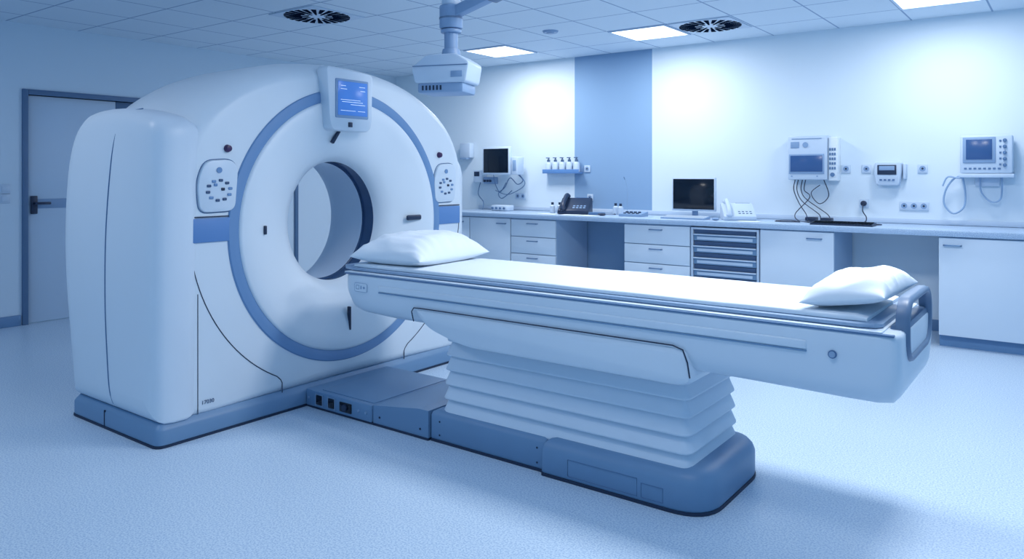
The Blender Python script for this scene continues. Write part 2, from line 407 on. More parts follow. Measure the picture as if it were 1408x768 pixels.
# display
dy=3.215
pl=fillet([(dy-.155,1.675),(dy+.155,1.675),(dy+.175,1.74),(dy+.18,2.05),(dy-.20,2.075),(dy-.175,1.74)],[.04,.04,.05,.03,.03,.05],5)
ds=G().prism(pl,'x',-3.775,-3.672,b=.014).obj('display_unit',M_tablew,parent=gan,label='white display housing mounted over the bore')
G().box(-3.68,-3.664,dy-.135,dy+.135,1.755,2.0,.008).obj('display_bezel',M_devg,parent=ds)
g=G().box(-3.668,-3.660,dy-.12,dy+.12,1.772,1.985,.002)
for k,(a,b_,z) in enumerate([(-.1,-.06,1.955),(-.1,-.05,1.935),(.05,.1,1.955),(.06,.1,1.93),(-.1,.06,1.868),(-.09,.08,1.855),(-.02,.1,1.840),(-.1,.02,1.8),(.04,.1,1.8)]):
    g.box(-3.660,-3.6592,dy+a,dy+b_,z,z+.003,mat=1)
g.obj('display_screen',[M_scr,M_mark],parent=ds,label='lit blue status screen')
G().box(-3.675,-3.664,dy-.03,dy-.0,1.7,1.73,.002).obj('display_slot',M_dark,parent=ds)
# dark sensors on funnel
g=G(); g.M=Matrix.Translation((-3.765,Y0-.10,Z0+.56))@Matrix.Rotation(math.radians(-35),4,'X'); g.box(-.012,.012,-.010,.010,-.048,.048,.004); g.obj('laser_port',M_dark,parent=gan)
G().box(-3.770,-3.742,Y0-.0,Y0+.013,.40,.55,.004).obj('laser_port',M_dark,parent=gan)
G().box(-3.758,-3.735,Y0+.52,Y0+.66,Z0-.0,Z0+.036,.012,seg=4).obj('microphone_slot',M_dark,parent=gan)
G().box(-3.765,-3.742,Y0-.635,Y0-.62,Z0-.025,Z0+.025,.003).obj('laser_port',M_dark,parent=gan)
# base
g=G(); bo=rrect(-4.7,-3.735,1.985,2*Y0-2.04,.05)
g.loft([[(a,b,z) for a,b in offset(bo,o)] for z,o in [(0,.012),(.015,0),(.085,0),(.1,.01),(.12,.03)]])
g.obj('gantry_base',M_base,parent=gan,label='blue plinth')
g=G().loft([[(a,b,z) for a,b in offset(bo,-.004)] for z in (.0,.012)]); g.obj('floor_strip',M_seam,parent=gan)
g=G().box(-4.3,-4.294,1.982,1.99,.01,.1); g.obj('base_joint',M_seam,parent=gan)
text('17030',(-3.757,Y0-1.02,.165),(math.radians(90),0,math.radians(90)),.03,M_btn,gan)

# ---------------------------------------------------------------- patient table
YC=3.24
tb=thing('patient_table','white motorised CT patient table on a pleated pedestal','patient table',(-1.95,YC,0))
def sec(x,w,zb,zt):
    p=[(-w,zt),(w,zt),(w+.004,zt-.08),(w-.014,zb+.05),(w-.055,zb),(-(w-.055),zb),(-(w-.014),zb+.05),(-w-.004,zt-.08)]
    return [(x,YC+a,b) for a,b in fillet(p,[.02,.02,.08,.05,.04,.04,.05,.08],5)]
g=G()
W=.378; ZH=.846
secs=[(-3.36,W-.10,.72,.82),(-3.352,W-.06,.69,.83),(-3.33,W-.025,.66,.84),(-3.29,W-.005,.635,.844),(-3.22,W,.62,ZH),(-3.0,W,.61,ZH),(-2.0,W,.605,ZH),(-1.0,W,.592,ZH),(-.66,W,.585,ZH),(-.56,W,.585,ZH),(-.515,W-.003,.592,ZH),(-.497,W-.010,.612,ZH),(-.487,W-.022,.637,.842),(-.482,W-.045,.67,.835)]
g.loft([sec(*s) for s in secs]); g.obj('table_housing',M_tablew,parent=tb,ang=50)
# apron
ap=fillet([(-2.80,.700),(-1.26,.700),(-1.235,.555),(-1.30,.535),(-2.45,.535),(-2.70,.60)],[.03,.04,.04,.03,.1,.08],6)
g=G().prism(ap,'y',YC-W-.006,YC+W+.006,b=.03); g.obj('lower_cover',M_tablew,parent=tb)
for s in (-1,1):
    P=[(-2.785,.63),(-2.80,.68),(-2.785,.701),(-2.74,.703),(-2.0,.703),(-1.32,.703),(-1.275,.69),(-1.255,.64),(-1.245,.58)]
    G().sweep([(a,YC+s*(W+.002),b) for a,b in P],.003,6).obj('cover_seam',M_seam,parent=tb)
    y0,y1=sorted((YC+s*(W-.004),YC+s*(W+.007)))
    G().box(-3.05,-.79,y0,y1,.760,.794,.009,seg=3).obj('side_rail',M_tablew,parent=tb)
    G().box(-3.05,-.79,y0,y1,.752,.758,.002).obj('rail_shadow_gap',M_base,parent=tb)
    G().box(-3.33,-.50,*sorted((YC+s*(W-.02),YC+s*(W+.003))),.838,.846,.002).obj('edge_strip',M_baselip,parent=tb)
G().cyl((-.70,YC-W+.01,.755),(-.70,YC-W-.008,.755),.015,n=20).obj('button',M_baselip,parent=tb)
G().cyl((-.70,YC-W-.006,.755),(-.70,YC-W-.011,.755),.011,n=20).obj('button_cap',M_tableg,parent=tb)
pl=rrect(-3.24,-3.14,.748,.796,.012,4)
lbp=G().prism(pl,'y',YC-W+.01,YC-W-.006).obj('label_plate',M_tablew,parent=tb)
G().sweep([(a,YC-W-.006,b) for a,b in pl],.0012,5,closed=True).obj('plate_outline',M_tableg,parent=lbp)
G().sweep([(a,YC-W-.006,b) for a,b in rrect(-3.226,-3.202,.762,.783,.002,2)],.0012,5,closed=True).obj('symbol',M_baselip,parent=lbp)
G().box(-3.190,-3.183,YC-W-.008,YC-W-.005,.763,.782).obj('symbol',M_devg,parent=lbp)
G().cyl((-3.163,YC-W-.005,.772),(-3.163,YC-W-.008,.772),.007,n=12).obj('symbol',M_devg,parent=lbp)
# table top
def topsec(x,w,z0,z1): return [(x,YC+a,b) for a,b in fillet([(-w,z0+.008),(-w,z1),(w,z1),(w,z0+.008),(w-.03,z0),(-w+.03,z0)],.006,3)]
g=G().loft([topsec(-3.48,.20,.852,.868),topsec(-3.46,.26,.849,.870),topsec(-3.40,.31,.848,.871),topsec(-3.3,.34,.848,.871),topsec(-.62,.345,.848,.871),topsec(-.57,.33,.848,.871),topsec(-.55,.30,.849,.869)])
g.obj('table_top',M_tableg,parent=tb,label='thin blue-grey sliding table top')
g=G().box(-3.34,-.54,YC-W+.008,YC+W-.008,.844,.852,.003); g.obj('top_tray',M_tablew,parent=tb)
# end handle
lp=rrect(YC-.262,YC+.262,.72,.955,.11,10)
g=G().loft([[(x,a,b) for a,b in offset(lp,o)] for x,o in [(-.516,.0),(-.486,-.003),(-.472,0.003),(-.469,.012),(-.473,.021),(-.492,.025),(-.516,.022)]],loop=True)
g.obj('end_handle',M_handle,parent=tb,label='dark grey looped push handle',ang=60)
G().box(-.535,-.485,YC-.26,YC+.26,.80,.862,.012).obj('end_bracket',M_handle,parent=tb)
# bellows
g=G(); rr=[]; nP=6; z0=.15; z1=.60; hP=(z1-z0)/nP
base=rrect(-2.66,-1.30,YC-.275,YC+.275,.04,6)
for k in range(nP):
    a=z0+k*hP
    out=-.018+.004*k
    rr+=[(a,out+.020),(a+.001,out+.002),(a+.004,out),(a+.009,out),(a+hP*.5,out+.012),(a+hP-.003,out+.027),(a+hP-.001,out+.029)]
g.loft([[(p[0],p[1],z) for p in offset(base,o)] for z,o in rr]); g.obj('pedestal_bellows',M_bell,parent=tb,label='white pleated rubber bellows',ang=22)
# feet
g=G()
bA=rrect(-2.725,-1.985,YC-.315,YC+.315,.012,4)
bB=fillet([(-2.0,YC-.345),(-1.185,YC-.345),(-1.185,YC+.345),(-2.0,YC+.345)],[.02,.17,.17,.02],8)
g.loft([[(a,b,z) for a,b in offset(bA,o)] for z,o in [(.012,.004),(.02,0),(.135,0),(.152,.008),(.165,.03)]]); g.obj('pedestal_base',M_base,parent=tb,label='blue moulded base')
g=G().loft([[(a,b,z) for a,b in offset(bB,o)] for z,o in [(.012,.004),(.02,0),(.12,.0),(.145,.01),(.165,.03),(.175,.07)]]); g.obj('pedestal_foot',M_base,parent=tb,label='blue rounded foot')
G().loft([[(a,b,z) for a,b in offset(bB,-.003)] for z in (0,.014)]).obj('foot_strip',M_seam,parent=tb)
G().loft([[(a,b,z) for a,b in offset(bA,-.002)] for z in (0,.0135)]).obj('foot_strip',M_seam,parent=tb)
y=YC-.346
def fr(x0,x1,a,b): G().sweep([(x0,y,a),(x1,y,a),(x1,y,b),(x0,y,b)],.0015,5,closed=True).obj('access_panel',M_baselip,parent=tb)
fr(-1.85,-1.50,.03,.105); fr(-1.48,-1.38,.03,.09)
for x in (-2.04,-2.66):
    for z in (.04,.11): G().cyl((x,YC-.314,z),(x,YC-.317,z),.005,n=10).obj('screw',M_seam,parent=tb)
# connecting track
cb=G().prism(rrect(-3.733,-3.158,YC-.335,YC+.335,.012,3),'z',.012,.108,b=.006).obj('connector_box',M_base,parent=tb)
for x,zz,w in [(-3.63,.06,.05),(-3.52,.06,.05)]:
    G().box(x,x+w,YC-.342,YC-.33,zz-.028,zz+.025,.003).obj('socket_opening',M_black,parent=cb)
    G().sweep([(x-.006,YC-.338,zz-.034),(x+w+.006,YC-.338,zz-.034),(x+w+.006,YC-.338,zz+.031),(x-.006,YC-.338,zz+.031)],.003,5,closed=True).obj('socket_frame',M_tableg,parent=cb)
G().box(-3.42,-3.32,YC-.342,YC-.33,.03,.085,.003).obj('socket_opening',M_black,parent=cb)
G().cyl((-3.37,YC-.335,.058),(-3.37,YC-.352,.058),.02,n=16).obj('round_connector',M_dark,parent=cb)
for x in (-3.70,-3.20,-3.26): G().cyl((x,YC-.335,.06),(x,YC-.341,.06),.007,n=10).obj('screw',M_tableg,parent=cb)
pp=[(-3.152,.012),(-2.732,.012),(-2.732,.155),(-2.80,.155),(-3.152,.108)]
g=G().prism(pp,'y',YC-.325,YC+.325); g.obj('connector_cover',M_base,parent=tb,flat=True)
G().box(-3.62,-3.17,YC-.30,YC+.30,.106,.113,.003).obj('top_cover',M_base,parent=tb)
G().box(-3.73,-2.73,YC-.33,YC+.33,0,.012).obj('track_strip',M_seam,parent=tb)
for x in (-3.1,-2.79): G().cyl((x,YC-.324,.05),(x,YC-.328,.05),.006,n=10).obj('screw',M_seam,parent=tb)

# mattress + pillows
g=G(); nx=60; x0,x1=-3.33,-.60; hw=.318
outl=fillet([(-hw,.872),(-hw,.892),(hw,.892),(hw,.872)],[.004,.012,.012,.004],4)
rings=[]
for i in range(nx+1):
    x=x0+(x1-x0)*i/nx; e=min(i,nx-i); sc=1 if e>1 else (.97 if e==0 else .99)
    rings.append([(x,YC+a*sc,.871+(b_-.871)*(1 if e else .6)+ (.003*noise.noise(Vector((x*3,a*5,1))) if b_>.885 else 0)) for a,b_ in outl])
g.loft(rings); g.obj('mattress',M_sheet,label='long white padded mattress lying on the scanner table',cat='mattress',ang=50)
def pillow(name,cx,cy,z,a,b,t,seed,rotz,label,tilt=0,cr_=1.0):
    n=56; vs=[];fs=[]
    def P(i,j,top):
        u=-1+2*i/n; v=-1+2*j/n
        u2=math.sin(u*math.pi/2); v2=math.sin(v*math.pi/2)
        x=u2*a*(1-.09*(1-v2*v2)*abs(u2)**2); y=v2*b*(1-.09*(1-u2*u2)*abs(v2)**2)
        q=max(0,(1-abs(u2)**2.6))*max(0,(1-abs(v2)**2.6)); h=q**.5
        w=(noise.noise(Vector((x*9+seed,y*9,seed)))*.014+abs(noise.noise(Vector((x*6+seed,y*20,seed*2))))*.018)*cr_
        edge=min(1,h*2.5)
        if top: zz=t*.2+ t*.8*h*(1-.10*math.exp(-((u2-.1)**2+(v2)**2)*3))-w*edge
        else: zz=t*.2-t*.2*min(1,h*1.6)
        c,s_=math.cos(rotz),math.sin(rotz)
        return (cx+x*c-y*s_,cy+x*s_+y*c,z+zz+tilt*(x+a))
    for top in (1,0):
        base=len(vs)
        for i in range(n+1):
            for j in range(n+1): vs.append(P(i,j,top))
        for i in range(n):
            for j in range(n):
                q=base+i*(n+1)+j; fs.append([q,q+1,q+n+2,q+n+1] if not top else [q,q+n+1,q+n+2,q+1])
    g=G().add(vs,fs)
    o=g.obj(name,M_pillow,label=label,cat='pillow',ang=180)
    bm=bmesh.new(); bm.from_mesh(o.data); bmesh.ops.remove_doubles(bm,verts=bm.verts[:],dist=.0004); bmesh.ops.recalc_face_normals(bm,faces=bm.faces[:]); bm.to_mesh(o.data); bm.free()
    return o
pillow('pillow',-3.09,3.24,.895,.26,.33,.185,3.1,math.radians(4),'plump white rectangular pillow on the scanner table beside the gantry')
pillow('pillow',-.675,3.18,.892,.150,.262,.125,8.7,math.radians(-3),'small white tilted pillow leaning on the table push handle',tilt=.16,cr_=1.2)

# ---------------------------------------------------------------- cabinets
YF=7.0
def handle(x0,x1,z,par):
    g=G().box(x0,x1,YF-.03,YF-.022,z-.006,z+.006,.002); g.box(x0,x0+.008,YF-.03,YF,z-.005,z+.005); g.box(x1-.008,x1,YF-.03,YF,z-.005,z+.005)
    g.obj('handle',M_chrome,parent=par,label='slim metal bar handle')
def cabinet(x0,x1,kind,label,hx=None):
    t=thing('base_cabinet',label,'cabinet',((x0+x1)/2,7.35,0))
    G().box(x0+.002,x1-.002,YF+.02,YB-.02,.1,.895).obj('cabinet_body',M_carc,parent=t)
    G().box(x0+.002,x1-.002,YF+.06,YF+.08,0,.1).obj('plinth',M_kick,parent=t)
    if kind=='door':
        dr=G().box(x0+.004,x1-.004,YF,YF+.019,.098,.888,.002).obj('door',M_cab,parent=t)
        hx=hx if hx is not None else x1-.22
        handle(hx,hx+.13,.83,dr)
    elif kind=='drawer':
        zs=[.098,.3,.495,.69,.888]
        for a,b in zip(zs[:-1],zs[1:]):
            dr=G().box(x0+.004,x1-.004,YF,YF+.019,a+.004,b-.004,.002).obj('drawer',M_cab,parent=t)
            m=(x0+x1)/2; handle(m-.07,m+.07,b-.045,dr)
    return t
cabinet(-6.3,-5.88,'door','white base cabinet with one door under the worktop')
cabinet(-5.875,-5.26,'door','white base cabinet with one door under the worktop',hx=-5.45)
cabinet(-5.255,-4.63,'drawer','white base cabinet with four drawers and bar handles')
cabinet(-3.775,-3.045,'drawer','wide white base cabinet with four drawers and bar handles')
cabinet(-2.355,-1.70,'door','white base cabinet with single door beside the drawer trolley',hx=-1.93)
cabinet(-.897,-.12,'door','white base cabinet with single door at the worktop end',hx=-.86)
cabinet(-.115,.5,'door','white base cabinet with single door at the worktop end')
# drawer trolley
x0,x1=-3.035,-2.365
t=thing('drawer_trolley','storage unit with shallow blue pull-out trays under the worktop','drawer unit',((x0+x1)/2,7.35,0))
g=G(); g.box(x0,x0+.02,YF,YB-.05,.05,.885,.003); g.box(x1-.02,x1,YF,YB-.05,.05,.885,.003); g.box(x0+.02,x1-.02,YF,YB-.05,.865,.885,.002); g.box(x0+.02,x1-.02,YF,YB-.05,.05,.07,.002); g.box(x0+.02,x1-.02,YB-.07,YB-.05,.07,.865)
g.obj('unit_body',M_dev,parent=t)
for x in (x0+.03,x1-.03):
    for y in (YF+.04,YB-.1): G().cyl((x,y,0),(x,y,.052),.02,n=12).obj('foot',M_dark,parent=t)
for k in range(6):
    z=.755-k*.115
    dr=G().box(x0+.025,x1-.025,YF+.01,YF+.5,z,z+.055,.004).obj('drawer',M_base,parent=t,label='blue shallow tray drawer')
    g=G().box(x0+.025,x1-.025,YF-.012,YF+.012,z+.055,z+.068,.004); g.box(x0+.06,x1-.06,YF+.004,YF+.011,z+.012,z+.04,.002); g.obj('drawer_lip',M_dev,parent=dr,label='pale drawer lip')
    G().box(x0+.03,x1-.03,YF+.015,YF+.5,z+.07,z+.11).obj('tray_gap',M_btn,parent=dr)
# worktop
G().box(-6.3,.5,YF-.035,YB-.004,.90,.95,.006).obj('worktop',M_worktop,label='long speckled pale worktop running along the wall',cat='worktop')
ZT=.951
# ---------------------------------------------------------------- wall devices
grp='wall sockets above the worktop'
s0=plate(-1.76,YB,1.456,group=grp,label='white square wall socket above the worktop')
for x,z in [(-1.58,1.455),(-1.11,1.455),(-1.60,1.13),(-4.64,1.47),(-4.60,1.13)]: dup(s0,(x+1.76,0,z-1.456))
s1=plate(-1.18,YB,1.115,group=grp,label='white triple wall socket above the worktop',double=3)
plate(-5.62,YB,1.13,group=grp,label='white double wall socket above the worktop',double=2)
g=G().cyl((-1.60,YB-.017,1.13),(-1.60,YB-.05,1.13),.025,n=16,bev=.004); g.sweep(spline([(-1.6,YB-.045,1.12),(-1.6,YB-.07,1.06),(-1.57,YB-.06,1.0),(-1.58,YB-.09,.957),(-1.66,YB-.12,.957)]),.005,6)
g.obj('power_plug',M_cable,label='dark power plug with cable in the wall socket',cat='plug')
# box console
t=thing('wall_console','pale wall-mounted control console with small screen and buttons','medical console',(-2.04,YB-.06,1.33))
x0,x1=-2.27,-1.81
G().box(x0,x1-.09,YB-.14,YB,1.35,1.78,.015).obj('console_body',M_dev,parent=t)
G().box(x1-.085,x1,YB-.12,YB,1.34,1.76,.012).obj('button_module',M_gan,parent=t)
G().box(x0+.015,x1-.115,YB-.148,YB-.138,1.41,1.60,.004).obj('bezel',M_devg,parent=t)
G().box(x0+.03,x1-.13,YB-.152,YB-.147,1.43,1.585,.002).obj('screen',M_scrd,parent=t)
g=G()
for i in range(3):
    for j in range(5): g.box(x1-.075+i*.022,x1-.06+i*.022,YB-.126,YB-.118,1.45+j*.045,1.465+j*.045+.01,.002)
g.cyl((x1-.045,YB-.118,1.40),(x1-.045,YB-.13,1.40),.02,n=16)
g.obj('keypad',M_baselip,parent=t)
G().cyl((x0+.17,YB-.138,1.69),(x0+.17,YB-.146,1.69),.026,n=20).obj('dial',M_devg,parent=t)
G().box(x0+.03,x0+.11,YB-.144,YB-.138,1.66,1.72,.002).obj('label_plate',M_devg,parent=t)
G().box(x0+.04,x1-.14,YB-.143,YB-.138,1.745,1.752).obj('slot',M_devg,parent=t)
for q in (.04,.28): G().cyl((x0+q,YB-.138,1.385),(x0+q,YB-.144,1.385),.008,n=10).obj('knob',M_devg,parent=t)
for k,(a,b) in enumerate([(-2.22,-2.1),(-2.19,-1.98),(-2.15,-1.9),(-2.12,-2.2)]):
    G().sweep(spline([(a,YB-.06,1.35),(a-.01,YB-.07,1.25),(a+.05,YB-.1,1.12+.02*k),(b,YB-.12,1.02),(b+.05,YB-.2,.957),(b+.2,YB-.3-.03*k,.957)]),.0045,6).obj('cable',M_cable,parent=t)
G().sweep(spline([(-1.95,YB-.06,1.35),(-1.9,YB-.08,1.2),(-1.98,YB-.1,1.12),(-2.06,YB-.09,1.22),(-1.98,YB-.08,1.3)]),.0045,6).obj('cable',M_cable,parent=t)
pa=G().box(-2.1,-2.0,YB-.16,YB-.06,.952,.99,.008).obj('power_adapter',M_dark,label='small dark power adapter on the worktop',cat='power adapter',group='power adapters')
dup(pa,(.15,-.04,0))
# meter
t=thing('wall_monitor','small rounded wall-mounted meter with dark display','medical meter',(-1.385,YB-.05,1.30))
pl=fillet([(-1.48,1.30),(-1.29,1.30),(-1.27,1.42),(-1.27,1.52),(-1.50,1.52),(-1.50,1.42)],.03,5)
G().prism(pl,'y',YB-.001,YB-.09,b=.015).obj('meter_body',M_dev,parent=t)
G().box(-1.47,-1.31,YB-.096,YB-.088,1.40,1.49,.004).obj('display',M_dark,parent=t)
G().box(-1.455,-1.325,YB-.099,YB-.095,1.44,1.48,.002).obj('readout',M_devg,parent=t)
for k in range(4): G().box(-1.45+k*.035,-1.43+k*.035,YB-.1,YB-.088,1.345,1.36,.002).obj('button',M_baselip,parent=t)
G().box(-1.262,-1.235,YB-.07,YB,1.36,1.5,.008).obj('side_clip',M_dev,parent=t)
# big monitor
t=thing('patient_monitor','pale wall-mounted patient monitor with knobs and curly cables','patient monitor',(-.6,YB-.08,1.37))
x0,x1=-.80,-.42
G().box(x0,x1,YB-.17,YB-.03,1.41,1.735,.015).obj('monitor_body',M_dev,parent=t)
G().box(x0+.02,x0+.26,YB-.178,YB-.168,1.50,1.72,.006).obj('bezel',M_devg,parent=t)
G().box(x0+.045,x0+.235,YB-.182,YB-.177,1.53,1.70,.002).obj('screen',M_scrd,parent=t)
for j in range(5): G().cyl((x1-.055,YB-.168,1.69-j*.052),(x1-.055,YB-.185,1.69-j*.052),.015,n=14,bev=.003).obj('knob',M_baselip,parent=t)
for j in range(5): G().box(x1-.095,x1-.08,YB-.176,YB-.168,1.68-j*.05,1.695-j*.05,.002).obj('button',M_baselip,parent=t)
for j in range(8): G().box(x0+.03+j*.035,x0+.05+j*.035,YB-.175,YB-.168,1.445,1.46,.002).obj('button',M_baselip,parent=t)
g=G().box(x0-.01,x1+.01,YB-.18,YB,1.375,1.409,.006); g.box(x0+.1,x1-.1,YB-.05,YB,1.3,1.38,.006); g.box(x0+.1,x1-.1,YB-.03,YB,1.40,1.6,.006); g.obj('bracket',M_dev,parent=t)
for P,r in [([(x0+.02,YB-.08,1.40),(x0-.06,YB-.08,1.36),(x0-.12,YB-.08,1.26),(x0-.13,YB-.08,1.14),(x0-.06,YB-.08,1.06),(x0+.02,YB-.08,1.12),(x0+.03,YB-.08,1.25),(x0+.01,YB-.08,1.38)],.008),
            ([(x0+.05,YB-.1,1.40),(x0-.01,YB-.1,1.37),(x0-.1,YB-.1,1.38),(x0-.14,YB-.1,1.3)],.007),
            ([(x0+.14,YB-.08,1.38),(x0+.15,YB-.08,1.25),(x0+.22,YB-.08,1.17),(x0+.29,YB-.08,1.2),(x0+.3,YB-.08,1.38)],.007)]:
    G().sweep(spline(P),r,8).obj('cable',M_cablel,parent=t)
# monitor near scanner
t=thing('patient_monitor','dark-screened monitor on a wall bracket near the scanner','patient monitor',(-5.8,YB-.1,1.38))
G().box(-6.04,-5.60,YB-.26,YB-.21,1.40,1.75,.012).obj('monitor_body',M_dev,parent=t)
G().box(-6.015,-5.625,YB-.264,YB-.258,1.425,1.725,.002).obj('screen',M_black,parent=t)
G().box(-5.86,-5.76,YB-.22,YB,1.5,1.62,.01).obj('bracket',M_dev,parent=t)
G().box(-5.595,-5.50,YB-.24,YB-.1,1.40,1.62,.012).obj('side_module',M_dev,parent=t)
G().box(-5.57,-5.52,YB-.246,YB-.238,1.45,1.58,.004).obj('keypad',M_devg,parent=t)
for P,r in [([(-5.55,YB-.15,1.4),(-5.5,YB-.12,1.33),(-5.6,YB-.1,1.28),(-5.7,YB-.12,1.36),(-5.8,YB-.1,1.24),(-5.9,YB-.1,1.16),(-5.84,YB-.1,1.10),(-5.7,YB-.08,1.2)],.006),([(-5.53,YB-.15,1.4),(-5.47,YB-.12,1.3),(-5.56,YB-.1,1.22),(-5.75,YB-.12,1.15),(-5.95,YB-.1,1.2)],.005),([(-5.9,YB-.2,1.41),(-5.93,YB-.14,1.3),(-5.86,YB-.12,1.18),(-5.78,YB-.1,1.3)],.005)]:
    G().sweep(spline(P),r,6).obj('cable',M_baselip,parent=t)
t=thing('infusion_pump','small pale medical pump unit clamped to the wall rail','medical pump',(-6.2,YB-.05,1.28))
G().box(-6.3,-6.16,YB-.12,YB,1.30,1.46,.012).obj('pump_body',M_dev,parent=t)
G().box(-6.15,-5.98,YB-.10,YB,1.28,1.37,.01).obj('pump_module',M_devg,parent=t)
G().box(-6.285,-6.2,YB-.126,YB-.118,1.38,1.44,.003).obj('display',M_dark,parent=t)
for k in range(3): G().cyl((-6.12+k*.045,YB-.1,1.32),(-6.12+k*.045,YB-.115,1.32),.015,n=12).obj('connector',M_dark,parent=t)
G().sweep(spline([(-6.23,YB-.06,1.3),(-6.25,YB-.08,1.15),(-6.15,YB-.1,1.05),(-6.12,YB-.15,.957)]),.006,6).obj('cable',M_baselip,parent=t)
t=thing('soap_dispenser','white wall-mounted soap dispenser','dispenser',(-6.47,YB-.05,1.60))
G().box(-6.56,-6.38,YB-.1,YB,1.62,1.82,.02).obj('dispenser_body',M_dev,parent=t)
G().box(-6.53,-6.41,YB-.13,YB-.05,1.60,1.625,.006).obj('dispenser_lever',M_devg,parent=t)
t=thing('desk_unit','pale tabletop medical unit with knobs','medical device',(-5.72,7.45,ZT))
G().box(-5.85,-5.6,7.38,7.53,ZT,ZT+.07,.012).obj('unit_body',M_dev,parent=t)
for k in range(4): G().cyl((-5.82+k*.06,7.38,ZT+.035),(-5.82+k*.06,7.365,ZT+.035),.014,n=14).obj('knob',M_baselip,parent=t)
# rack with bottles
t=thing('wall_rack','narrow blue wall rail shelf holding small bottles','wall shelf',(-4.96,YB-.05,1.40))
G().box(-5.22,-4.70,YB-.10,YB,1.415,1.43,.003).obj('shelf',M_band,parent=t)
G().box(-5.22,-4.70,YB-.105,YB-.097,1.415,1.465,.003).obj('front_lip',M_band,parent=t)
G().box(-5.22,-4.70,YB-.012,YB,1.43,1.50,.003).obj('back_rail',M_devg,parent=t)
def lathe(g,cx,cy,z,prof,n=20,mat=0): return g.loft([[(cx+math.cos(2*math.pi*i/n)*r,cy+math.sin(2*math.pi*i/n)*r,z+h) for i in range(n)] for h,r in prof],mat)
b0=thing('bottle','small pale bottle with pump cap on the wall rack','bottle',(-5.16,YB-.055,1.43),'bottles on the wall rack')
lathe(G(),-5.16,YB-.055,1.431,[(0,.034),(.005,.040),(.10,.040),(.118,.030),(.125,.018)]).obj('bottle_body',M_dev,parent=b0)
g=lathe(G(),-5.16,YB-.055,1.556,[(0,.02),(.025,.02),(.028,.01),(.045,.008)]); g.box(-5.172,-5.148,YB-.10,YB-.045,1.598,1.61,.003); g.obj('pump_cap',M_handle,parent=b0)
for k in range(1,5): dup(b0,(.1*k,0,0))
b1=thing('bottle','small white disinfectant bottle with dark cap on the worktop','bottle',(-4.94,7.4,ZT),'bottles on the worktop')
lathe(G(),-4.94,7.4,ZT,[(0,.028),(.004,.031),(.08,.031),(.095,.018)]).obj('bottle_body',M_dev,parent=b1)
lathe(G(),-4.94,7.4,ZT+.095,[(0,.016),(.03,.015)]).obj('cap',M_dark,parent=b1)
dup(b1,(.07,.05,0)); dup(b1,(.84,.12,0)); dup(b1,(.75,.17,0))
# phones
def phone(cx,cy,body,keys,label,rot,sc=1.0):
    t=thing('desk_telephone',label,'telephone',(cx,cy,ZT))
    R=Matrix.Translation((cx,cy,ZT))@Matrix.Rotation(rot,4,'Z')@Matrix.Scale(sc,4)
    g=G(); g.M=R; g.prism(fillet([(-.11,0),(.11,0),(.11,.13),(.08,.135),(-.11,.035)],.01,3),'x',-.13,.13,b=.008)
    g.obj('phone_base',body,parent=t)
    Tm=R@Matrix.Translation((0,0,.086))@Matrix.Rotation(math.radians(27.5),4,'X')
    g=G(); g.M=Tm
    for i in range(4):
        for j in range(4): g.box(-.01+i*.03,.012+i*.03,-.085+j*.03,-.067+j*.03,-.006,.006,.002)
    g.obj('keypad',keys,parent=t)
    g=G(); g.M=Tm; g.box(-.01,.11,.045,.10,-.003,.005,.002); g.obj('display',M_scrd,parent=t)
    g=G(); g.M=Tm; g.sweep(spline([(-.085,-.12,.01),(-.085,-.08,.035),(-.085,.0,.042),(-.085,.08,.035),(-.085,.12,.01)]),.02,10); g.ball((-.085,-.105,.012),(.027,.03,.02)); g.ball((-.085,.105,.012),(.027,.03,.02))
    g.obj('handset',body,parent=t)
    return t
phone(-4.60,7.36,M_dark,M_devg,'dark desk telephone with angled keypad on the worktop',math.radians(20),1.35)
phone(-2.70,7.38,M_dev,M_btn,'white desk telephone with handset on the worktop',math.radians(30),1.2)
# computer
t=thing('computer_monitor','flat computer monitor with black screen on the worktop','monitor',(-3.2,7.45,ZT))
G().box(-3.44,-2.96,7.44,7.475,1.02,1.37,.006).obj('monitor_housing',M_dev,parent=t)
G().box(-3.425,-2.975,7.436,7.441,1.04,1.355,.001).obj('screen',M_black,parent=t)
g=G().box(-3.23,-3.17,7.476,7.50,.96,1.2,.004); g.loft([[(a,b,z) for a,b in rrect(-3.32,-3.08,7.37,7.57,.04)] for z in (ZT,ZT+.012)]); g.obj('stand',M_devg,parent=t)
def keyboard(x0,x1,y0,y1,mb,mk,label):
    t=thing('keyboard',label,'keyboard',((x0+x1)/2,(y0+y1)/2,ZT))
    G().prism([(y0,ZT),(y1,ZT),(y1,ZT+.028),(y0,ZT+.012)],'x',x0,x1).obj('keyboard_base',mb,parent=t)
    g=G(); n=18
    for r in range(5):
        f=(r+.5)/5; y=y0+.01+(y1-y0-.02)*f; z=ZT+.012+.016*f
        for k in range(n):
            w=(x1-x0-.02)/n; xx=x0+.01+w*k; g.box(xx+.002,xx+w-.002,y-.009,y+.009,z-.004,z+.006)
    g.obj('keys',mk,parent=t,flat=True); return t
keyboard(-3.42,-2.95,7.12,7.28,M_devg,M_gan,'pale keyboard on the worktop before the monitor')
keyboard(-1.92,-1.40,7.05,7.21,M_dark,M_black,'dark keyboard near the worktop edge')
g=G(); g.ball((-4.17,7.22,ZT+.014),(.05,.035,.014)); g.sweep(spline([(-4.15,7.25,ZT+.012),(-4.1,7.4,ZT+.006),(-4.2,7.55,ZT+.006)]),.003,6); g.obj('computer_mouse',M_dark,label='dark computer mouse with cable on the worktop',cat='mouse')
g=G(); g.ball((-2.84,7.14,ZT+.015),(.04,.03,.015)); g.obj('computer_mouse',M_devg,label='pale computer mouse beside the keyboard',cat='mouse')
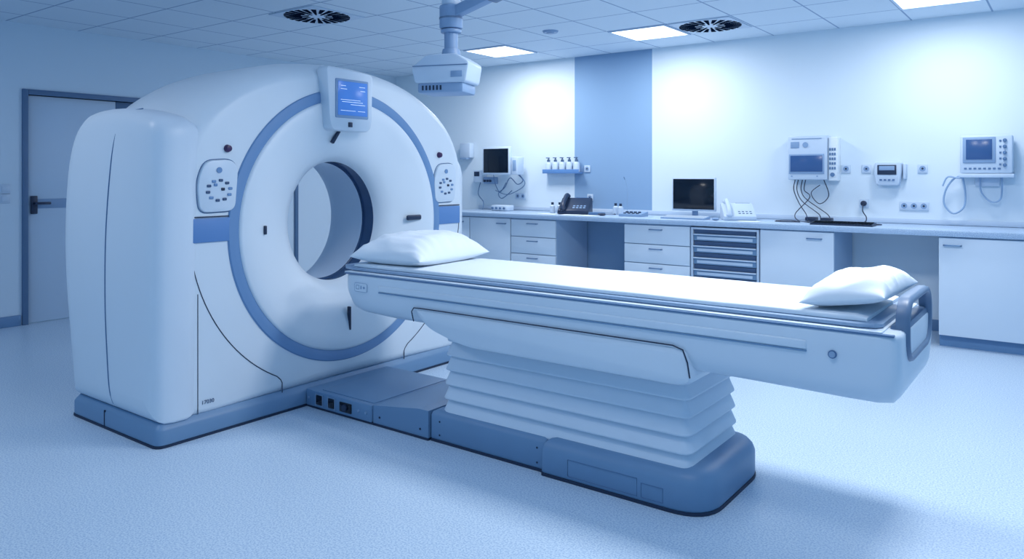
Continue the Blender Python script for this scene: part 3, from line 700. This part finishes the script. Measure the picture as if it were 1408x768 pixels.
t=thing('microphone','desk intercom microphone on a thin gooseneck','microphone',(-3.85,7.3,ZT))
G().prism([(7.22,ZT),(7.40,ZT),(7.40,ZT+.05),(7.22,ZT+.025)],'x',-3.96,-3.70).obj('intercom_base',M_devg,parent=t)
G().sweep(spline([(-3.93,7.36,ZT+.04),(-3.935,7.37,ZT+.2),(-3.94,7.37,ZT+.32),(-3.96,7.36,ZT+.40)]),.003,8).obj('gooseneck',M_devg,parent=t)
G().cyl((-3.96,7.36,ZT+.395),(-3.97,7.354,ZT+.425),.005,n=12,bev=.002).obj('microphone_head',M_baselip,parent=t)
g=G()
for i in range(4):
    for j in range(2): g.box(-3.92+i*.05,-3.89+i*.05,7.25+j*.05,7.27+j*.05,ZT+.03+j*.01,ZT+.04+j*.012,.002)
g.obj('keypad',M_dark,parent=t)
for k,(x,y,r) in enumerate([(-4.50,7.10,.2),(-4.27,7.09,-.15),(-4.80,7.11,.1),(-2.5,7.12,.1)]):
    g=G(); g.M=Matrix.Translation((x,y,ZT))@Matrix.Rotation(r,4,'Z'); g.box(-.105,.105,-.074,.074,.0005,.004); g.obj('paper_sheet',M_paper,label='stack of white paper sheets on the worktop',cat='paper',group='papers on the worktop')
g=G(); g.M=Matrix.Translation((-4.28,7.3,ZT))@Matrix.Rotation(.3,4,'Z'); g.box(-.09,.09,-.03,.03,0,.03,.006); g.obj('stapler_box',M_baselip,label='small blue-grey box on the worktop',cat='box')
for P in [[(-2.32,7.36,.957),(-2.2,7.44,.957),(-2.08,7.30,.957),(-2.2,7.24,.957),(-2.3,7.27,.957)],[(-2.0,7.28,.957),(-1.9,7.40,.957),(-1.75,7.34,.957),(-1.68,7.25,.957)],[(-1.6,7.30,.957),(-1.5,7.38,.957),(-1.38,7.32,.957),(-1.42,7.24,.957)]]:
    G().sweep(spline(P),.005,6).obj('loose_cable',M_cable,label='loose dark cable lying on the worktop',cat='cable',group='loose cables on the worktop')

# ---------------------------------------------------------------- ceiling boom
px,py=-2.92,3.31
t=thing('ceiling_boom','ceiling-mounted jointed arm carrying a pale injector head','ceiling arm',(px,py,1.87))
g=G().cyl((px,py,2.12),(px,py,2.30),.04,n=28); g.cyl((px,py,2.225),(px,py,2.245),.06,n=28,bev=.004); g.obj('drop_column',M_devg,parent=t)
G().cyl((px,py,2.25),(px,py,2.385),.068,n=28,bev=.008).obj('swivel_housing',M_devg,parent=t)
G().cyl((px,py,2.305),(px,py,2.315),.070,n=28).obj('joint_ring',M_handle,parent=t)
g=G().cyl((px,py,2.386),(px,py,2.42),.055,n=28,bev=.005); g.obj('swivel_cap',M_dev,parent=t)
ex=-2.25; ey=py
ang=math.atan2(.16,ex-px); L=math.hypot(.16,ex-px)
g=G(); g.M=Matrix.Translation((px,py,2.335))@Matrix.Rotation(-ang,4,'Y'); g.box(.05,L,-.032,.032,-.032,.032,.01); g.obj('swing_arm',M_devg,parent=t)
g=G(); g.M=Matrix.Translation((px,py,2.335))@Matrix.Rotation(-ang,4,'Y'); g.box(.30,.40,-.042,.042,-.044,.044,.012); g.obj('arm_joint',M_handle,parent=t)
g=G().cyl((ex,ey,2.42),(ex,ey,H-.04),.045,n=28); g.cyl((ex,ey,H-.05),(ex,ey,H),.12,n=32,bev=.01); g.cyl((ex,ey,2.40),(ex,ey,2.60),.06,n=28,bev=.006); g.obj('ceiling_mount',M_devg,parent=t)
hx,hy=px-.02,py
HM=Matrix.Translation((hx,hy,0))@Matrix.Rotation(math.radians(20),4,'Z')
g=G(); g.M=HM
g.prism(fillet([(-.165,1.925),(.15,1.925),(.17,2.04),(.09,2.09),(-.09,2.09),(-.185,2.02)],.02,4),'y',-.12,.12,b=.012)
hd=g.obj('injector_head',M_dev,parent=t,label='pale boxy injector head')
g=G(); g.M=HM; g.box(-.15,.13,-.11,.11,1.87,1.928,.012); g.obj('head_underside',M_devg,parent=hd)
g=G(); g.M=HM
for k in range(6): g.box(-.12+k*.022,-.11+k*.022,-.113,-.105,1.885,1.912)
g.obj('vent_grille',M_dark,parent=hd)
g=G(); g.M=HM; g.box(-.175,.16,-.124,-.118,2.022,2.026); g.obj('seam',M_baselip,parent=hd)
g=G(); g.M=HM; g.box(.06,.13,-.123,-.117,1.955,1.99,.002); g.obj('label_plate',M_devg,parent=hd)
g=G(); g.M=Matrix.Translation((hx,hy,0)); g.cyl((.02,0,2.08),(.02,0,2.13),.06,.05,n=28); g.obj('collar',M_devg,parent=t)

# ---------------------------------------------------------------- world, camera
w=bpy.data.worlds.new('World'); S.world=w; w.use_nodes=True
bg=w.node_tree.nodes['Background']; bg.inputs[0].default_value=(.27,.55,.88,1); bg.inputs[1].default_value=.72
cam=bpy.data.cameras.new('Camera'); cam.lens=1036/1408*36; cam.sensor_width=36; cam.shift_y=-144/1408
co=bpy.data.objects.new('Camera',cam); COL.objects.link(co); co.location=(0,0,1.4); co.rotation_euler=(math.radians(90),0,math.radians(36.8)); S.camera=co
